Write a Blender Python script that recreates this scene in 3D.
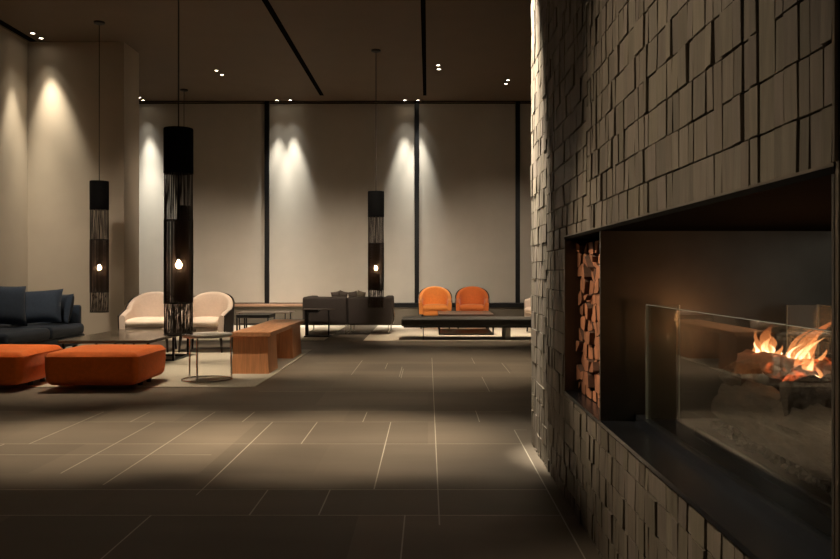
import bpy, bmesh, math, random
from mathutils import Vector, Matrix, Quaternion, noise
R = math.radians
PI = math.pi
S = bpy.context.scene
C = S.collection
for o in list(bpy.data.objects):
    bpy.data.objects.remove(o)

# ------------------------------------------------------------------ camera
CAM_H = 1.05
CEIL = 4.5
cd = bpy.data.cameras.new('camera')
cam = bpy.data.objects.new('camera', cd)
C.objects.link(cam)
cam.location = (0, 0, CAM_H)
cam.rotation_euler = (R(90), 0, 0)
cd.sensor_width = 36
cd.lens = 36
cd.shift_x = -8 / 840
cd.shift_y = -6.5 / 840
cd.clip_start = .02
S.camera = cam
# ------------------------------------------------------------------ world, exposure
w = bpy.data.worlds.new('world')
S.world = w
w.use_nodes = True
w.node_tree.nodes['Background'].inputs[0].default_value = (.9, .72, .5, 1)
w.node_tree.nodes['Background'].inputs[1].default_value = .012
S.view_settings.view_transform = 'Standard'
S.view_settings.look = 'None'
S.view_settings.gamma = 1
S.view_settings.use_curve_mapping = False
S.view_settings.exposure = 1.35
WARM = (1.0, .80, .56)
NEUT = (1.0, .95, .84)
WARM2 = (1.0, .87, .68)
BLC = (1.0, .82, .64)
COOL = (.86, .93, 1.0)

# recessed downlights: x, y, aim x, aim y (at floor), watts, cone deg, blend, colour, label
# each beam: watts, cone, blend, target (x, y, z)
DOWN = [
 (-5.68, 12.07, WARM2, 'recessed ceiling spot nearest the left wall, nearer of the pair by the beige pier', [(10, 64, 1, (-5.90, 12.10, 0)), (200, 38, 1, (-5.95, 12.15, 0))]),
 (-5.68, 12.33, WARM2, 'recessed ceiling spot nearest the left wall, farther of the pair by the beige pier', [(8, 66, 1, (-5.50, 12.50, 0)), (230, 40, 1, (-5.35, 12.60, 0))]),
 (-5.67, 16.50, NEUT, 'recessed ceiling spot at the far left blind, nearer of that pair', [(11, 60, 1, (-5.60, 16.85, 0)), (300, 32, 1, (-5.5, 17.0, 0))]),
 (-5.68, 16.75, NEUT, 'recessed ceiling spot at the far left blind, farther of that pair', [(9, 60, 1, (-5.60, 16.95, 0)), (300, 32, 1, (-5.4, 16.95, 0))]),
 (-3.01, 16.75, NEUT, 'recessed ceiling spot over the black post right of the first blind, left of its pair', [(6, 60, 1, (-3.05, 16.95, 0)), (260, 32, 1, (-3.05, 16.95, 0))]),
 (-2.75, 16.75, NEUT, 'recessed ceiling spot over the second blind, right of its pair', [(8, 60, 1, (-2.65, 16.95, 0)), (330, 32, 1, (-2.6, 16.95, 0))]),
 (-.46, 16.75, NEUT, 'recessed ceiling spot left of the slot end over the second blind, left of its pair', [(7, 60, 1, (-.50, 16.95, 0)), (290, 32, 1, (-.5, 16.95, 0))]),
 (-.20, 16.75, NEUT, 'recessed ceiling spot above the black post left of the orange chairs, right of its pair', [(7, 60, 1, (-.1, 16.95, 0)), (270, 32, 1, (-.1, 16.95, 0))]),
 (-3.60, 14.30, WARM, 'recessed spot in mid ceiling left of the diagonal slot, nearer of the pair', [(130, 44, .8, (-3.5, 14.4, 0))]),
 (-3.58, 14.60, WARM, 'recessed spot in mid ceiling left of the diagonal slot, farther of the pair', [(130, 44, .8, (-2.4, 15.0, 0))]),
 (.17, 13.93, WARM, 'recessed ceiling spot beside the end of the straight slot, nearer of the pair', [(200, 46, .7, (.45, 13.6, 0))]),
 (.18, 14.20, WARM, 'recessed ceiling spot beside the end of the straight slot, farther of the pair', [(40, 40, .7, (.40, 15.6, 0))]),
 (1.43, 15.00, WARM, 'recessed ceiling spot nearest the tiled wall, nearer of the pair', [(190, 44, .7, (1.6, 14.3, 0))]),
 (1.42, 15.30, WARM, 'recessed ceiling spot nearest the tiled wall, farther of the pair', [(25, 40, .7, (.8, 15.6, 0))]),
 # above the frame of the photograph
 (-4.30, 9.30, WARM, 'recessed ceiling spot over the navy sofa', [(110, 50, .8, (-4.6, 9.9, 0))]),
 (-3.30, 8.90, WARM, 'recessed ceiling spot over the orange ottomans', [(250, 44, .8, (-3.3, 8.3, 0))]),
 (-2.90, 9.90, WARM, 'recessed ceiling spot over the cream armchairs', [(380, 36, .8, (-3.1, 11.0, .3))]),
 (-1.75, 7.60, WARM, 'recessed ceiling spot over the wooden bench', [(330, 34, 1, (-1.85, 9.4, .3))]),
 (.30, 9.40, WARM, 'recessed ceiling spot over the open floor by the daybed', [(330, 56, 1, (.2, 9.6, 0))]),
 (-.9, 7.6, WARM, 'added fill spot over the open floor between hearth and rug', [(75, 50, 1, (-.8, 7.2, 0))]),  # weak fill, added to lift the dim floor strip here
 (-.65, 5.20, WARM, 'recessed ceiling spot over the open floor before the hearth', [(480, 33, 1, (-.6, 5.3, 0))]),
 (-2.1, 5.25, WARM, 'recessed ceiling spot over the open floor on the left', [(400, 33, 1, (-2.0, 5.3, 0))]),
 (-3.5, 5.40, WARM, 'recessed ceiling spot over the open floor farther left', [(130, 33, 1, (-3.4, 5.3, 0))]),
 (-2.6, 3.6, WARM, 'added fill spot turned towards the hearth wall', [(260, 32, 1, (.63, 2.35, 1.15)), (330, 13, 1, (.75, 3.40, .85))]),  # added to brighten the tile wall; narrow beam lifts the niche logs
 (.36, 5.25, WARM2, 'recessed ceiling spot grazing the end of the tiled wall', [(170, 30, 1, (.30, 5.2, 0))]),
 (-.1, 6.0, WARM2, 'added fill spot turned onto the far end of the tiled wall', [(2200, 24, 1, (.68, 5.15, 3.5)), (2600, 20, 1, (.68, 5.15, 2.4)), (1300, 14, 1, (.70, 5.1, 1.2))]),  # extra source added to strengthen the light on the wall end
 # added fill spots, not real fixtures, for the lower blinds and pier
 (-2.7, 10.4, BLC, 'added fill spot turned onto the first roller blind', [(680, 42, 1, (-4.6, 16.95, .1))]),
 (-2.2, 10.4, BLC, 'added fill spot turned onto the second roller blind', [(640, 44, 1, (-2.6, 16.95, .1))]),
 (-.6, 10.4, BLC, 'added fill spot turned onto the right half of the second roller blind', [(500, 44, 1, (-.8, 16.95, .1))]),
 (1.2, 10.4, BLC, 'added fill spot turned onto the third roller blind', [(470, 44, 1, (1.3, 16.95, .3))]),
 (-4.2, 8.0, BLC, 'added fill spot turned onto the beige pier', [(330, 44, 1, (-5.2, 12.55, .6))]),
 # added behind the viewer so steel and glass have something lit to reflect
 (2.6, -2.6, COOL, 'added cool spot washing the wall behind the hearth, nearer', [(420, 60, 1, (2.9, -4, .9))]),
 (4.2, -2.6, COOL, 'added cool spot washing the wall behind the hearth, farther', [(420, 60, 1, (4.3, -4, .9))]),
]

# ------------------------------------------------------------------ materials
MATS = {}
def mat(name, col, rough=.6, metal=0., var=.15, scale=8., bump=0., bscale=None, stretch=(1, 1, 1), spec=.5, sheen=0., attr=False, col2=None, emit=None):
    if name in MATS: return MATS[name]
    m = bpy.data.materials.new(name); m.use_nodes = True
    nt = m.node_tree; N = nt.nodes; L = nt.links
    b = N['Principled BSDF']
    b.inputs['Roughness'].default_value = rough
    b.inputs['Metallic'].default_value = metal
    b.inputs['Specular IOR Level'].default_value = spec
    if sheen:
        b.inputs['Sheen Weight'].default_value = sheen
        b.inputs['Sheen Roughness'].default_value = .4
    tc = N.new('ShaderNodeTexCoord'); mp = N.new('ShaderNodeMapping')
    mp.inputs['Scale'].default_value = stretch
    L.new(tc.outputs['Object'], mp.inputs[0])
    nz = N.new('ShaderNodeTexNoise'); nz.inputs['Scale'].default_value = scale
    nz.inputs['Detail'].default_value = 5
    L.new(mp.outputs[0], nz.inputs['Vector'])
    rp = N.new('ShaderNodeValToRGB')
    c2 = col2 or tuple(c * (1 - var) for c in col)
    c1 = col if col2 else tuple(min(1, c * (1 + var)) for c in col)
    rp.color_ramp.elements[0].position = .3; rp.color_ramp.elements[1].position = .7
    rp.color_ramp.elements[0].color = (*c2, 1); rp.color_ramp.elements[1].color = (*c1, 1)
    L.new(nz.outputs['Fac'], rp.inputs[0])
    out = rp.outputs[0]
    if attr:
        at = N.new('ShaderNodeAttribute'); at.attribute_name = 'tone'
        mx = N.new('ShaderNodeMix'); mx.data_type = 'RGBA'; mx.blend_type = 'MULTIPLY'
        mx.inputs[0].default_value = 1
        L.new(out, mx.inputs[6]); L.new(at.outputs['Color'], mx.inputs[7]); out = mx.outputs[2]
    L.new(out, b.inputs['Base Color'])
    if bump:
        n2 = N.new('ShaderNodeTexNoise'); n2.inputs['Scale'].default_value = bscale or scale * 4
        n2.inputs['Detail'].default_value = 4
        L.new(mp.outputs[0], n2.inputs['Vector'])
        bp = N.new('ShaderNodeBump'); bp.inputs['Strength'].default_value = bump; bp.inputs['Distance'].default_value = .01
        L.new(n2.outputs['Fac'], bp.inputs['Height']); L.new(bp.outputs[0], b.inputs['Normal'])
    if emit:
        b.inputs['Emission Color'].default_value = (*emit[0], 1); b.inputs['Emission Strength'].default_value = emit[1]
    MATS[name] = m
    return m

FLOOR = mat('floor_stone', (.165, .138, .108), .55, spec=.15, var=.16, scale=1.1, bump=.08, bscale=9, attr=True, stretch=(.5, 1.6, 1))
GROUT = mat('grout', (.42, .38, .31), .6, var=.08)
CEILM = mat('ceiling_paint', (.118, .082, .050), .8, var=.04, scale=2)
PLAST = mat('pier_covering', (.40, .345, .27), .8, var=.04, scale=2, bump=.03, bscale=120)
BLIND = mat('blind_fabric', (.46, .425, .365), .9, var=.03, scale=3, bump=.05, bscale=200)
BLACK = mat('black_metal', (.012, .012, .013), .38, metal=.6, var=.2)
SLOTM = mat('slot_black', (.006, .006, .006), 1, var=.05, spec=0)
BLACKP = mat('black_paint', (.012, .011, .010), .6, var=.2)
PARA = mat('parapet_stone', (.12, .10, .072), .6, var=.08, scale=3)
SILLW = mat('sill_wood', (.36, .215, .135), .5, var=.15, scale=6, stretch=(1, 12, 12))
TILE = mat('wall_tile', (.185, .158, .126), .52, var=.16, scale=14, bump=.12, bscale=30, attr=True, stretch=(1, 3, .5))
TILEC = mat('wall_tile_joint', (.05, .042, .033), .8, var=.1)
STEEL = mat('blackened_steel', (.12, .115, .10), .38, metal=.7, var=.25, scale=3, bump=.02)
LEDGE = mat('blue_black_steel', (.085, .095, .115), .25, metal=.85, var=.15, scale=3)
TRIM = mat('steel_edge', (.22, .19, .155), .4, metal=.8, var=.1)
CHROME = mat('chrome', (.72, .70, .67), .14, metal=1, var=.03)
ORANGE = mat('orange_wool', (.80, .16, .012), .85, var=.07, scale=30, bump=.10, bscale=220, sheen=.15)
ORANGE2 = mat('amber_wool', (.70, .235, .045), .85, var=.06, scale=30, bump=.08, bscale=220, sheen=.15)
ORANGE3 = mat('rust_wool', (.56, .135, .024), .85, var=.06, scale=30, bump=.08, bscale=220, sheen=.15)
NAVY = mat('navy_fabric', (.017, .031, .056), .85, var=.12, scale=40, bump=.12, bscale=240, sheen=.12)
CREAM = mat('cream_fabric', (.62, .515, .45), .85, var=.04, scale=40, bump=.06, bscale=240)
CREAM2 = mat('cream_seat_fabric', (.80, .67, .58), .85, var=.04, scale=40, bump=.06, bscale=240)
DWOOD = mat('dark_lacquered_wood', (.018, .013, .010), .3, var=.2, scale=10)
OAK = mat('reddish_oak', (.52, .245, .115), .5, var=.18, scale=5, stretch=(9, .8, 9), bump=.03)
OAKV = mat('reddish_oak_upright', (.60, .275, .125), .5, var=.18, scale=5, stretch=(9, 9, .8), bump=.03)
BROWNS = mat('taupe_fabric', (.034, .025, .020), .8, var=.08, scale=30, bump=.08, bscale=200)
OLIVE = mat('olive_cushion_fabric', (.10, .082, .055), .85, var=.12, scale=40, bump=.1, bscale=200)
UMBER = mat('umber_cushion_fabric', (.045, .034, .026), .85, var=.12, scale=40, bump=.1, bscale=200)
LEATH = mat('black_leather', (.052, .048, .042), .6, var=.12, scale=20, bump=.08, bscale=160)
TABTOP = mat('smoked_table_top', (.085, .070, .052), .22, var=.1, scale=4)
WALN = mat('dark_walnut_top', (.085, .055, .038), .35, var=.18, scale=5, stretch=(1, 9, 9))
MARB = mat('grey_marble', (.62, .60, .55), .25, var=.2, scale=9)
RUG = mat('taupe_rug', (.46, .42, .345), .95, var=.08, scale=60, bump=.25, bscale=300)
RUGW = mat('ivory_rug', (.74, .67, .56), .95, var=.06, scale=60, bump=.25, bscale=300)
THREAD = mat('black_thread', (.020, .013, .009), .33, var=.1, spec=.6)
CANVAS = mat('black_shade_sleeve', (.003, .003, .003), .9, var=.1, spec=.1)
LOGEND = mat('split_log_wood', (.44, .18, .09), .75, var=.25, scale=16, bump=.2, bscale=40, attr=True)
LOGBARK = mat('split_log_bark', (.13, .070, .045), .9, var=.3, scale=20, bump=.4, bscale=40)
CHAR = mat('charred_wood', (.050, .033, .023), .9, var=.45, scale=22, bump=.6, bscale=38, stretch=(2, .6, 2))
ASH = mat('ash_bed', (.025, .021, .018), .95, var=.4, scale=60, bump=.6)

def emat(name, col, strength):
    m = bpy.data.materials.new(name); m.use_nodes = True
    nt = m.node_tree; nt.nodes.clear()
    o = nt.nodes.new('ShaderNodeOutputMaterial'); e = nt.nodes.new('ShaderNodeEmission')
    e.inputs[0].default_value = (*col, 1); e.inputs[1].default_value = strength
    nt.links.new(e.outputs[0], o.inputs[0]); return m
LENS = emat('lit_lens', (1, .86, .66), 8)
BULB = emat('lit_bulb', (1, .58, .30), 90)

def glass(name, tint=(.93, .95, .93), ior=1.5, haze=0.):
    m = bpy.data.materials.new(name); m.use_nodes = True
    nt = m.node_tree; N = nt.nodes; N.clear(); L = nt.links
    o = N.new('ShaderNodeOutputMaterial'); t = N.new('ShaderNodeBsdfTransparent'); g = N.new('ShaderNodeBsdfGlossy')
    t.inputs[0].default_value = (*tint, 1); g.inputs['Roughness'].default_value = .01
    f = N.new('ShaderNodeFresnel')
    ge = N.new('ShaderNodeNewGeometry'); mr = N.new('ShaderNodeMapRange'); mr.inputs[3].default_value = ior; mr.inputs[4].default_value = 1/ior
    L.new(ge.outputs['Backfacing'], mr.inputs[0]); L.new(mr.outputs[0], f.inputs[0])
    mx = N.new('ShaderNodeMixShader'); L.new(f.outputs[0], mx.inputs[0]); L.new(t.outputs[0], mx.inputs[1]); L.new(g.outputs[0], mx.inputs[2])
    last = mx.outputs[0]
    if haze:
        d = N.new('ShaderNodeBsdfDiffuse'); d.inputs[0].default_value = (.6, .62, .58, 1)
        m2 = N.new('ShaderNodeMixShader'); m2.inputs[0].default_value = haze
        L.new(last, m2.inputs[1]); L.new(d.outputs[0], m2.inputs[2]); last = m2.outputs[0]
    L.new(last, o.inputs[0]); return m
GLASS = glass('fire_glass')
GLASSR = glass('paled_fire_glass', haze=.14)  # pale diffuse share stands in for a reflection on the return panes
GLASSE = mat('polished_glass_edge', (.45, .50, .46), .15, var=.02)

def flame_mat(name, hot, cool, s_hot, s_cool, dens):
    m = bpy.data.materials.new(name); m.use_nodes = True
    nt = m.node_tree; N = nt.nodes; N.clear(); L = nt.links
    o = N.new('ShaderNodeOutputMaterial'); tc = N.new('ShaderNodeTexCoord'); sp = N.new('ShaderNodeSeparateXYZ')
    L.new(tc.outputs['Generated'], sp.inputs[0])
    cr = N.new('ShaderNodeValToRGB'); cr.color_ramp.elements[0].color = (*hot, 1); cr.color_ramp.elements[1].color = (*cool, 1)
    cr.color_ramp.elements[1].position = .85; L.new(sp.outputs[2], cr.inputs[0])
    st = N.new('ShaderNodeMapRange'); st.inputs[3].default_value = s_hot; st.inputs[4].default_value = s_cool
    L.new(sp.outputs[2], st.inputs[0])
    e = N.new('ShaderNodeEmission'); L.new(cr.outputs[0], e.inputs[0]); L.new(st.outputs[0], e.inputs[1])
    t = N.new('ShaderNodeBsdfTransparent')
    al = N.new('ShaderNodeMapRange'); al.inputs[3].default_value = dens; al.inputs[4].default_value = dens * .12
    L.new(sp.outputs[2], al.inputs[0])
    mx = N.new('ShaderNodeMixShader'); L.new(al.outputs[0], mx.inputs[0]); L.new(t.outputs[0], mx.inputs[1]); L.new(e.outputs[0], mx.inputs[2])
    L.new(mx.outputs[0], o.inputs[0]); return m
FL_OUT = flame_mat('flame_outer', (1, .42, .14), (1, .24, .06), 1.3, .6, .40)
FL_IN = flame_mat('flame_core', (1, .80, .52), (1, .42, .15), 4.2, 1.2, .9)

def ember_mat():
    m = mat('glowing_wood', (.16, .07, .04), .9, var=.4, scale=30, bump=.6, bscale=40)
    nt = m.node_tree; N = nt.nodes; L = nt.links; b = N['Principled BSDF']
    nz = N.new('ShaderNodeTexNoise'); nz.inputs['Scale'].default_value = 26
    cr = N.new('ShaderNodeValToRGB'); cr.color_ramp.elements[0].position = .52; cr.color_ramp.elements[1].position = .75
    cr.color_ramp.elements[0].color = (0, 0, 0, 1); cr.color_ramp.elements[1].color = (.9, .13, .03, 1)
    tc = N.new('ShaderNodeTexCoord'); L.new(tc.outputs['Object'], nz.inputs['Vector'])
    L.new(nz.outputs['Fac'], cr.inputs[0]); L.new(cr.outputs[0], b.inputs['Emission Color']); b.inputs['Emission Strength'].default_value = .8
    return m
EMBER = ember_mat()

# ------------------------------------------------------------------ helpers
def BM(): return bmesh.new()
def obj(name, bm, mats, parent=None, smooth=False, loc=None):
    me = bpy.data.meshes.new(name)
    bmesh.ops.recalc_face_normals(bm, faces=bm.faces[:])
    bm.to_mesh(me); bm.free()
    for m in (mats if isinstance(mats, (list, tuple)) else [mats]): me.materials.append(m)
    if smooth:
        me.polygons.foreach_set('use_smooth', [True] * len(me.polygons))
        try: me.set_sharp_from_angle(angle=R(50))
        except Exception: pass
    o = bpy.data.objects.new(name, me); C.objects.link(o)
    if parent: o.parent = parent
    if loc: o.location = loc
    return o
def tag(o, label=None, cat=None, group=None, kind=None):
    if label: o['label'] = label
    if cat: o['category'] = cat
    if group: o['group'] = group
    if kind: o['kind'] = kind
    return o
def thing(name, label, cat, loc=(0, 0, 0), rz=0, group=None):
    o = bpy.data.objects.new(name, None); C.objects.link(o)
    o.location = loc; o.rotation_euler = (0, 0, rz); o.empty_display_size = .1
    return tag(o, label, cat, group)
def struct(name, bm, m, parent=None, smooth=False):
    o = obj(name, bm, m, parent, smooth)
    if not parent: o['kind'] = 'structure'
    return o
def dup(o, parent=None):
    c = o.copy(); C.objects.link(c)
    if parent: c.parent = parent
    for ch in list(o.children): dup(ch, c)
    return c

def box(bm, x0, x1, y0, y1, z0, z1, bev=0., mi=0, seg=2):
    vs = [bm.verts.new(p) for p in ((x0,y0,z0),(x1,y0,z0),(x1,y1,z0),(x0,y1,z0),(x0,y0,z1),(x1,y0,z1),(x1,y1,z1),(x0,y1,z1))]
    fs = [bm.faces.new([vs[i] for i in q]) for q in ((0,3,2,1),(4,5,6,7),(0,1,5,4),(1,2,6,5),(2,3,7,6),(3,0,4,7))]
    for f in fs: f.material_index = mi
    if bev:
        es = list({e for f in fs for e in f.edges})
        r = bmesh.ops.bevel(bm, geom=es, offset=bev, segments=seg, affect='EDGES', profile=.5)
        for f in r['faces']: f.material_index = mi
    return fs
def tube(bm, p0, p1, r0, r1=None, n=12, mi=0):
    p0 = Vector(p0); p1 = Vector(p1); r1 = r0 if r1 is None else r1
    d = (p1 - p0).normalized()
    a = d.orthogonal().normalized(); b = d.cross(a)
    A = []; B = []
    for i in range(n):
        t = 2 * PI * i / n; v = a * math.cos(t) + b * math.sin(t)
        A.append(bm.verts.new(p0 + v * r0)); B.append(bm.verts.new(p1 + v * r1))
    for i in range(n):
        j = (i + 1) % n; f = bm.faces.new((A[i], A[j], B[j], B[i])); f.material_index = mi
    bm.faces.new(A[::-1]).material_index = mi; bm.faces.new(B).material_index = mi
def path_tube(bm, pts, r, n=8, closed=False):
    pts = [Vector(p) for p in pts]; rings = []; m = len(pts)
    up = None
    for i, p in enumerate(pts):
        if closed: d = (pts[(i+1) % m] - pts[i-1]).normalized()
        else: d = (pts[min(i+1, m-1)] - pts[max(i-1, 0)]).normalized()
        if up is None: up = d.orthogonal().normalized()
        up = (up - d * up.dot(d)).normalized(); b = d.cross(up)
        rings.append([bm.verts.new(p + (up * math.cos(2*PI*k/n) + b * math.sin(2*PI*k/n)) * r) for k in range(n)])
    for i in range(m if closed else m - 1):
        a = rings[i]; b = rings[(i+1) % m]
        for k in range(n): bm.faces.new((a[k], a[(k+1) % n], b[(k+1) % n], b[k]))
    if not closed: bm.faces.new(rings[0][::-1]); bm.faces.new(rings[-1])
def lathe(bm, prof, n=32, c=(0, 0, 0)):
    rings = []
    for r, z in prof:
        rings.append([bm.verts.new((c[0] + r*math.cos(2*PI*k/n), c[1] + r*math.sin(2*PI*k/n), c[2] + z)) for k in range(n)] if r > 1e-6 else [bm.verts.new((c[0], c[1], c[2] + z))])
    for a, b in zip(rings, rings[1:]):
        for k in range(n):
            q = (k+1) % n
            if len(a) == 1 and len(b) == 1: continue
            if len(a) == 1: bm.faces.new((a[0], b[q], b[k]))
            elif len(b) == 1: bm.faces.new((a[k], a[q], b[0]))
            else: bm.faces.new((a[k], a[q], b[q], b[k]))
def rbox(bm, c, s, r, bulge=(0, 0, 0), rot=None, k=4, m=8, lump=0., taper=None):
    """soft upholstered block: rounded edges, faces that swell by bulge"""
    h = [q / 2 for q in s]; r = min(r, min(h) * .98)
    ax = []
    for i in range(3):
        t = [-h[i] + r * j / k for j in range(k)] + [-(h[i]-r) + 2*(h[i]-r)*j/m for j in range(m+1)] + [h[i] - r + r * (j+1) / k for j in range(k)]
        ax.append(t)
    new = []
    def shape(p):
        q = [max(-(h[i]-r), min(h[i]-r, p[i])) for i in range(3)]
        d = Vector([p[i]-q[i] for i in range(3)])
        if d.length > 1e-9:
            # even angles round the edge
            d = Vector([math.tan(d[i]/r*PI/4) for i in range(3)])
            d = d.normalized() * r
        o = Vector(q) + d
        u = [p[i]/h[i] for i in range(3)]
        for i in range(3):
            j, l = (i+1) % 3, (i+2) % 3
            if bulge[i]: o[i] += bulge[i] * u[i] * max(0, 1-u[j]**2)**.8 * max(0, 1-u[l]**2)**.8
        if taper: o = Vector(taper(o, u))
        if lump: o += Vector((noise.noise(o*5 + Vector(c)), noise.noise(o*5 + Vector((7, 3, 1))), noise.noise(o*4 + Vector((1, 9, 2))))) * lump
        if rot is not None: o = rot @ o
        return o + Vector(c)
    for i in range(3):
        j, l = (i+1) % 3, (i+2) % 3
        for sgn in (-1, 1):
            g = []
            for a in ax[j]:
                row = []
                for b in ax[l]:
                    p = [0, 0, 0]; p[i] = sgn*h[i]; p[j] = a; p[l] = b
                    v = bm.verts.new(shape(p)); row.append(v); new.append(v)
                g.append(row)
            for x in range(len(g)-1):
                for y in range(len(g[0])-1):
                    q = (g[x][y], g[x+1][y], g[x+1][y+1], g[x][y+1])
                    bm.faces.new(q if sgn > 0 else q[::-1])
    bmesh.ops.remove_doubles(bm, verts=new, dist=1e-5)
def pillow(bm, wd, ht, th, c, rot, pinch=.12, m=16, sag=0.):
    """scatter cushion: two bulging sides meeting in a seam, drawn-in edges"""
    rows = {}
    for s in (-1, 1):
        for i in range(m+1):
            for j in range(m+1):
                u = -1 + 2*i/m; v = -1 + 2*j/m
                e = (i in (0, m)) or (j in (0, m))
                if e and s == 1: rows[(1, i, j)] = rows[(-1, i, j)]; continue
                x = u * wd/2 * (1 - pinch*(1-v*v)*abs(u)**3*.6); z = v * ht/2 * (1 - pinch*(1-u*u)*abs(v)**3*.6)
                t = th/2 * (max(0, 1-u**4)*max(0, 1-v**4))**.55
                t *= 1 + .08*noise.noise(Vector((u*2.2+c[0]*9, v*2.2, c[1]*5)))
                z -= sag * (1-u*u) * max(0, v)
                rows[(s, i, j)] = bm.verts.new(rot @ Vector((x, s*t, z)) + Vector(c))
        for i in range(m):
            for j in range(m):
                q = [rows[(s, i, j)], rows[(s, i+1, j)], rows[(s, i+1, j+1)], rows[(s, i, j+1)]]
                bm.faces.new(q if s < 0 else q[::-1])
def tones(bm, lo, hi, rnd):
    pass

# ------------------------------------------------------------------ floor
rnd = random.Random(5)
bm = BM()
tl = bm.loops.layers.float_color.new('tone')
def paint(fs, v):
    for f in fs:
        for lp in f.loops: lp[tl] = (v, v, v, 1)
XF0, XF1, YF0, YF1 = -7.2, 6.2, -4.0, 17.3
ys = [YF0, -3.2, -2.44, -1.68, -.92, -.16, .6, 1.36, 2.12, 2.88, 3.64, 4.40, 5.16, 5.92, 6.68, 7.44, 8.2, 8.96, 9.72, 10.48, 11.24, 12.0, 12.76, 13.52, 14.28, 15.04, 15.8, 16.56, YF1]
for y0, y1 in zip(ys, ys[1:]):
    x = XF0
    while x < XF1 - 1e-6:
        x1 = min(XF1, x + rnd.choice((.9, 1.2, 1.5, .6)))
        if XF1 - x1 < .3: x1 = XF1
        f = bm.faces.new([bm.verts.new(p) for p in ((x, y0, 0), (x1, y0, 0), (x1, y1, 0), (x, y1, 0))])
        paint([f], rnd.uniform(.84, 1.12)); x = x1
# slab underside
for f in box(bm, XF0, XF1, YF0, YF1, -.2, -.001): paint([f], .5)
def joint(x0, x1, y0, y1):
    for f in box(bm, x0, x1, y0, y1, -.001, .0006, mi=1): paint([f], 1)
VJ = [(-1.61,4.16,6.35),(.048,3.5,10.4),(-.262,4.08,5.92),(-1.095,3.97,5.92),(-1.925,4.40,5.92),(-.775,3.64,4.07),(-.474,3.64,4.07),
      (.577,1.0,5.62),(-2.45,5.16,6.35),(-.79,8.65,10.1),(-.46,5.92,6.35),(-.78,5.16,5.92),(-.29,8.5,9.4),(-1.31,5.92,6.35),(-2.1,5.92,6.35),
      (.54,9.72,10.4),(.86,8.8,9.8),(-.47,9.2,9.8),(-.27,8.4,9.2),(.363,5.92,6.4),(.545,7.44,8.5),(-1.2,3.0,3.64),(-.1,2.2,3.64),(-2.6,4.4,5.16)]
for x, a, b in VJ: joint(x-.003, x+.003, a, b)
for y, a, b in ((5.16,-4.6,.577),(5.92,-4.8,.05),(4.85,-3.2,-1.25),(4.07,-2.4,.577),(3.64,-2.2,.577),(6.35,-3.4,.63),(5.62,.577,.66),(7.44,-1.5,.6),(8.5,-1.2,1.4),(9.8,-1.3,2.0)):
    joint(a, b, y-.0025, y+.0025)
struct('floor', bm, [FLOOR, GROUT])

# ------------------------------------------------------------------ ceiling with linear slots
bm = BM()
box(bm, XF0, XF1, YF0, YF1, CEIL, CEIL+.2)
struct('ceiling', bm, CEILM)
def slot(name, x0, x1, y0, y1, label):
    bm = BM(); box(bm, x0, x1, y0, y1, CEIL-.006, CEIL+.05)
    o = obj(name, bm, SLOTM); o['kind'] = 'structure'; o['label'] = label
slot('trim_1', -2.10, -2.02, 7.0, 16.3, 'black linear ceiling slot running diagonally in the view')
slot('trim_2', -.095, -.030, 6.5, 16.3, 'black linear ceiling slot straight ahead')
slot('trim_3', -5.93, -5.82, 6.0, 12.5, 'black linear ceiling slot along the left wall')
slot('trim_4', -7.0, 6.1, 16.84, 16.90, 'thin dark shadow gap of the blind pocket in the ceiling')

# ------------------------------------------------------------------ walls
bm = BM(); box(bm, -6.2, -5.98, YF0, 12.55, 0, CEIL); struct('wall_left', bm, PLAST)
bm = BM(); box(bm, -7.1, -4.54, 12.55, 13.2, 0, CEIL); struct('wall_pier', bm, PLAST)
bm = BM(); box(bm, -7.2, -7.0, 13.2, YF1, 0, CEIL); struct('wall_alcove', bm, PLAST)
bm = BM(); box(bm, XF1-.2, XF1, YF0, YF1, 0, CEIL); struct('wall_far_right', bm, PLAST)
bm = BM(); box(bm, XF0, XF1, YF0-.2, YF0, 0, CEIL); struct('wall_front', bm, PLAST)
# parapet below the window band, and what is above it
bm = BM(); box(bm, -7.0, 6.0, 16.92, 17.25, 0, .42); struct('wall_back', bm, PARA)
bm = BM(); box(bm, -7.0, -1.30, 16.80, 17.02, .38, .43, bev=.006); struct('trim_5', bm, SILLW)
bm = BM(); box(bm, -1.30, 6.0, 16.86, 17.02, .36, .445, bev=.004); struct('trim_6', bm, BLACK)
# window band: frame posts, dark panes
posts = [-7.0, -3.25, -.225, 1.81, 4.85, 6.0]
for i, (a, b) in enumerate(zip(posts, posts[1:])):
    bm = BM()
    box(bm, a-.045, a+.045, 16.93, 17.12, .42, CEIL); 
    if i == 4: box(bm, b-.045, b+.045, 16.93, 17.12, .42, CEIL)
    box(bm, a+.045, b-.045, 17.04, 17.12, .42, .50); box(bm, a+.045, b-.045, 17.04, 17.12, CEIL-.1, CEIL)
    wdw = struct('window_%d' % (i+1), bm, BLACK)
    bm = BM(); box(bm, a+.045, b-.045, 17.07, 17.09, .50, CEIL-.1); obj('pane', bm, mat('night_glass', (.01, .012, .014), .1, var=.02), wdw)
BL = [(-6.98, -3.285, 'pale roller blind at the far left, lit in its left half, behind the tall pendant'),
      (-3.215, -.257, 'pale roller blind with a scallop of light, behind the taupe sofa'),
      (-.193, 1.788, 'pale roller blind hanging behind the two orange armchairs'),
      (1.835, 4.79, 'pale roller blind mostly hidden behind the tiled fireplace wall')]
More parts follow.
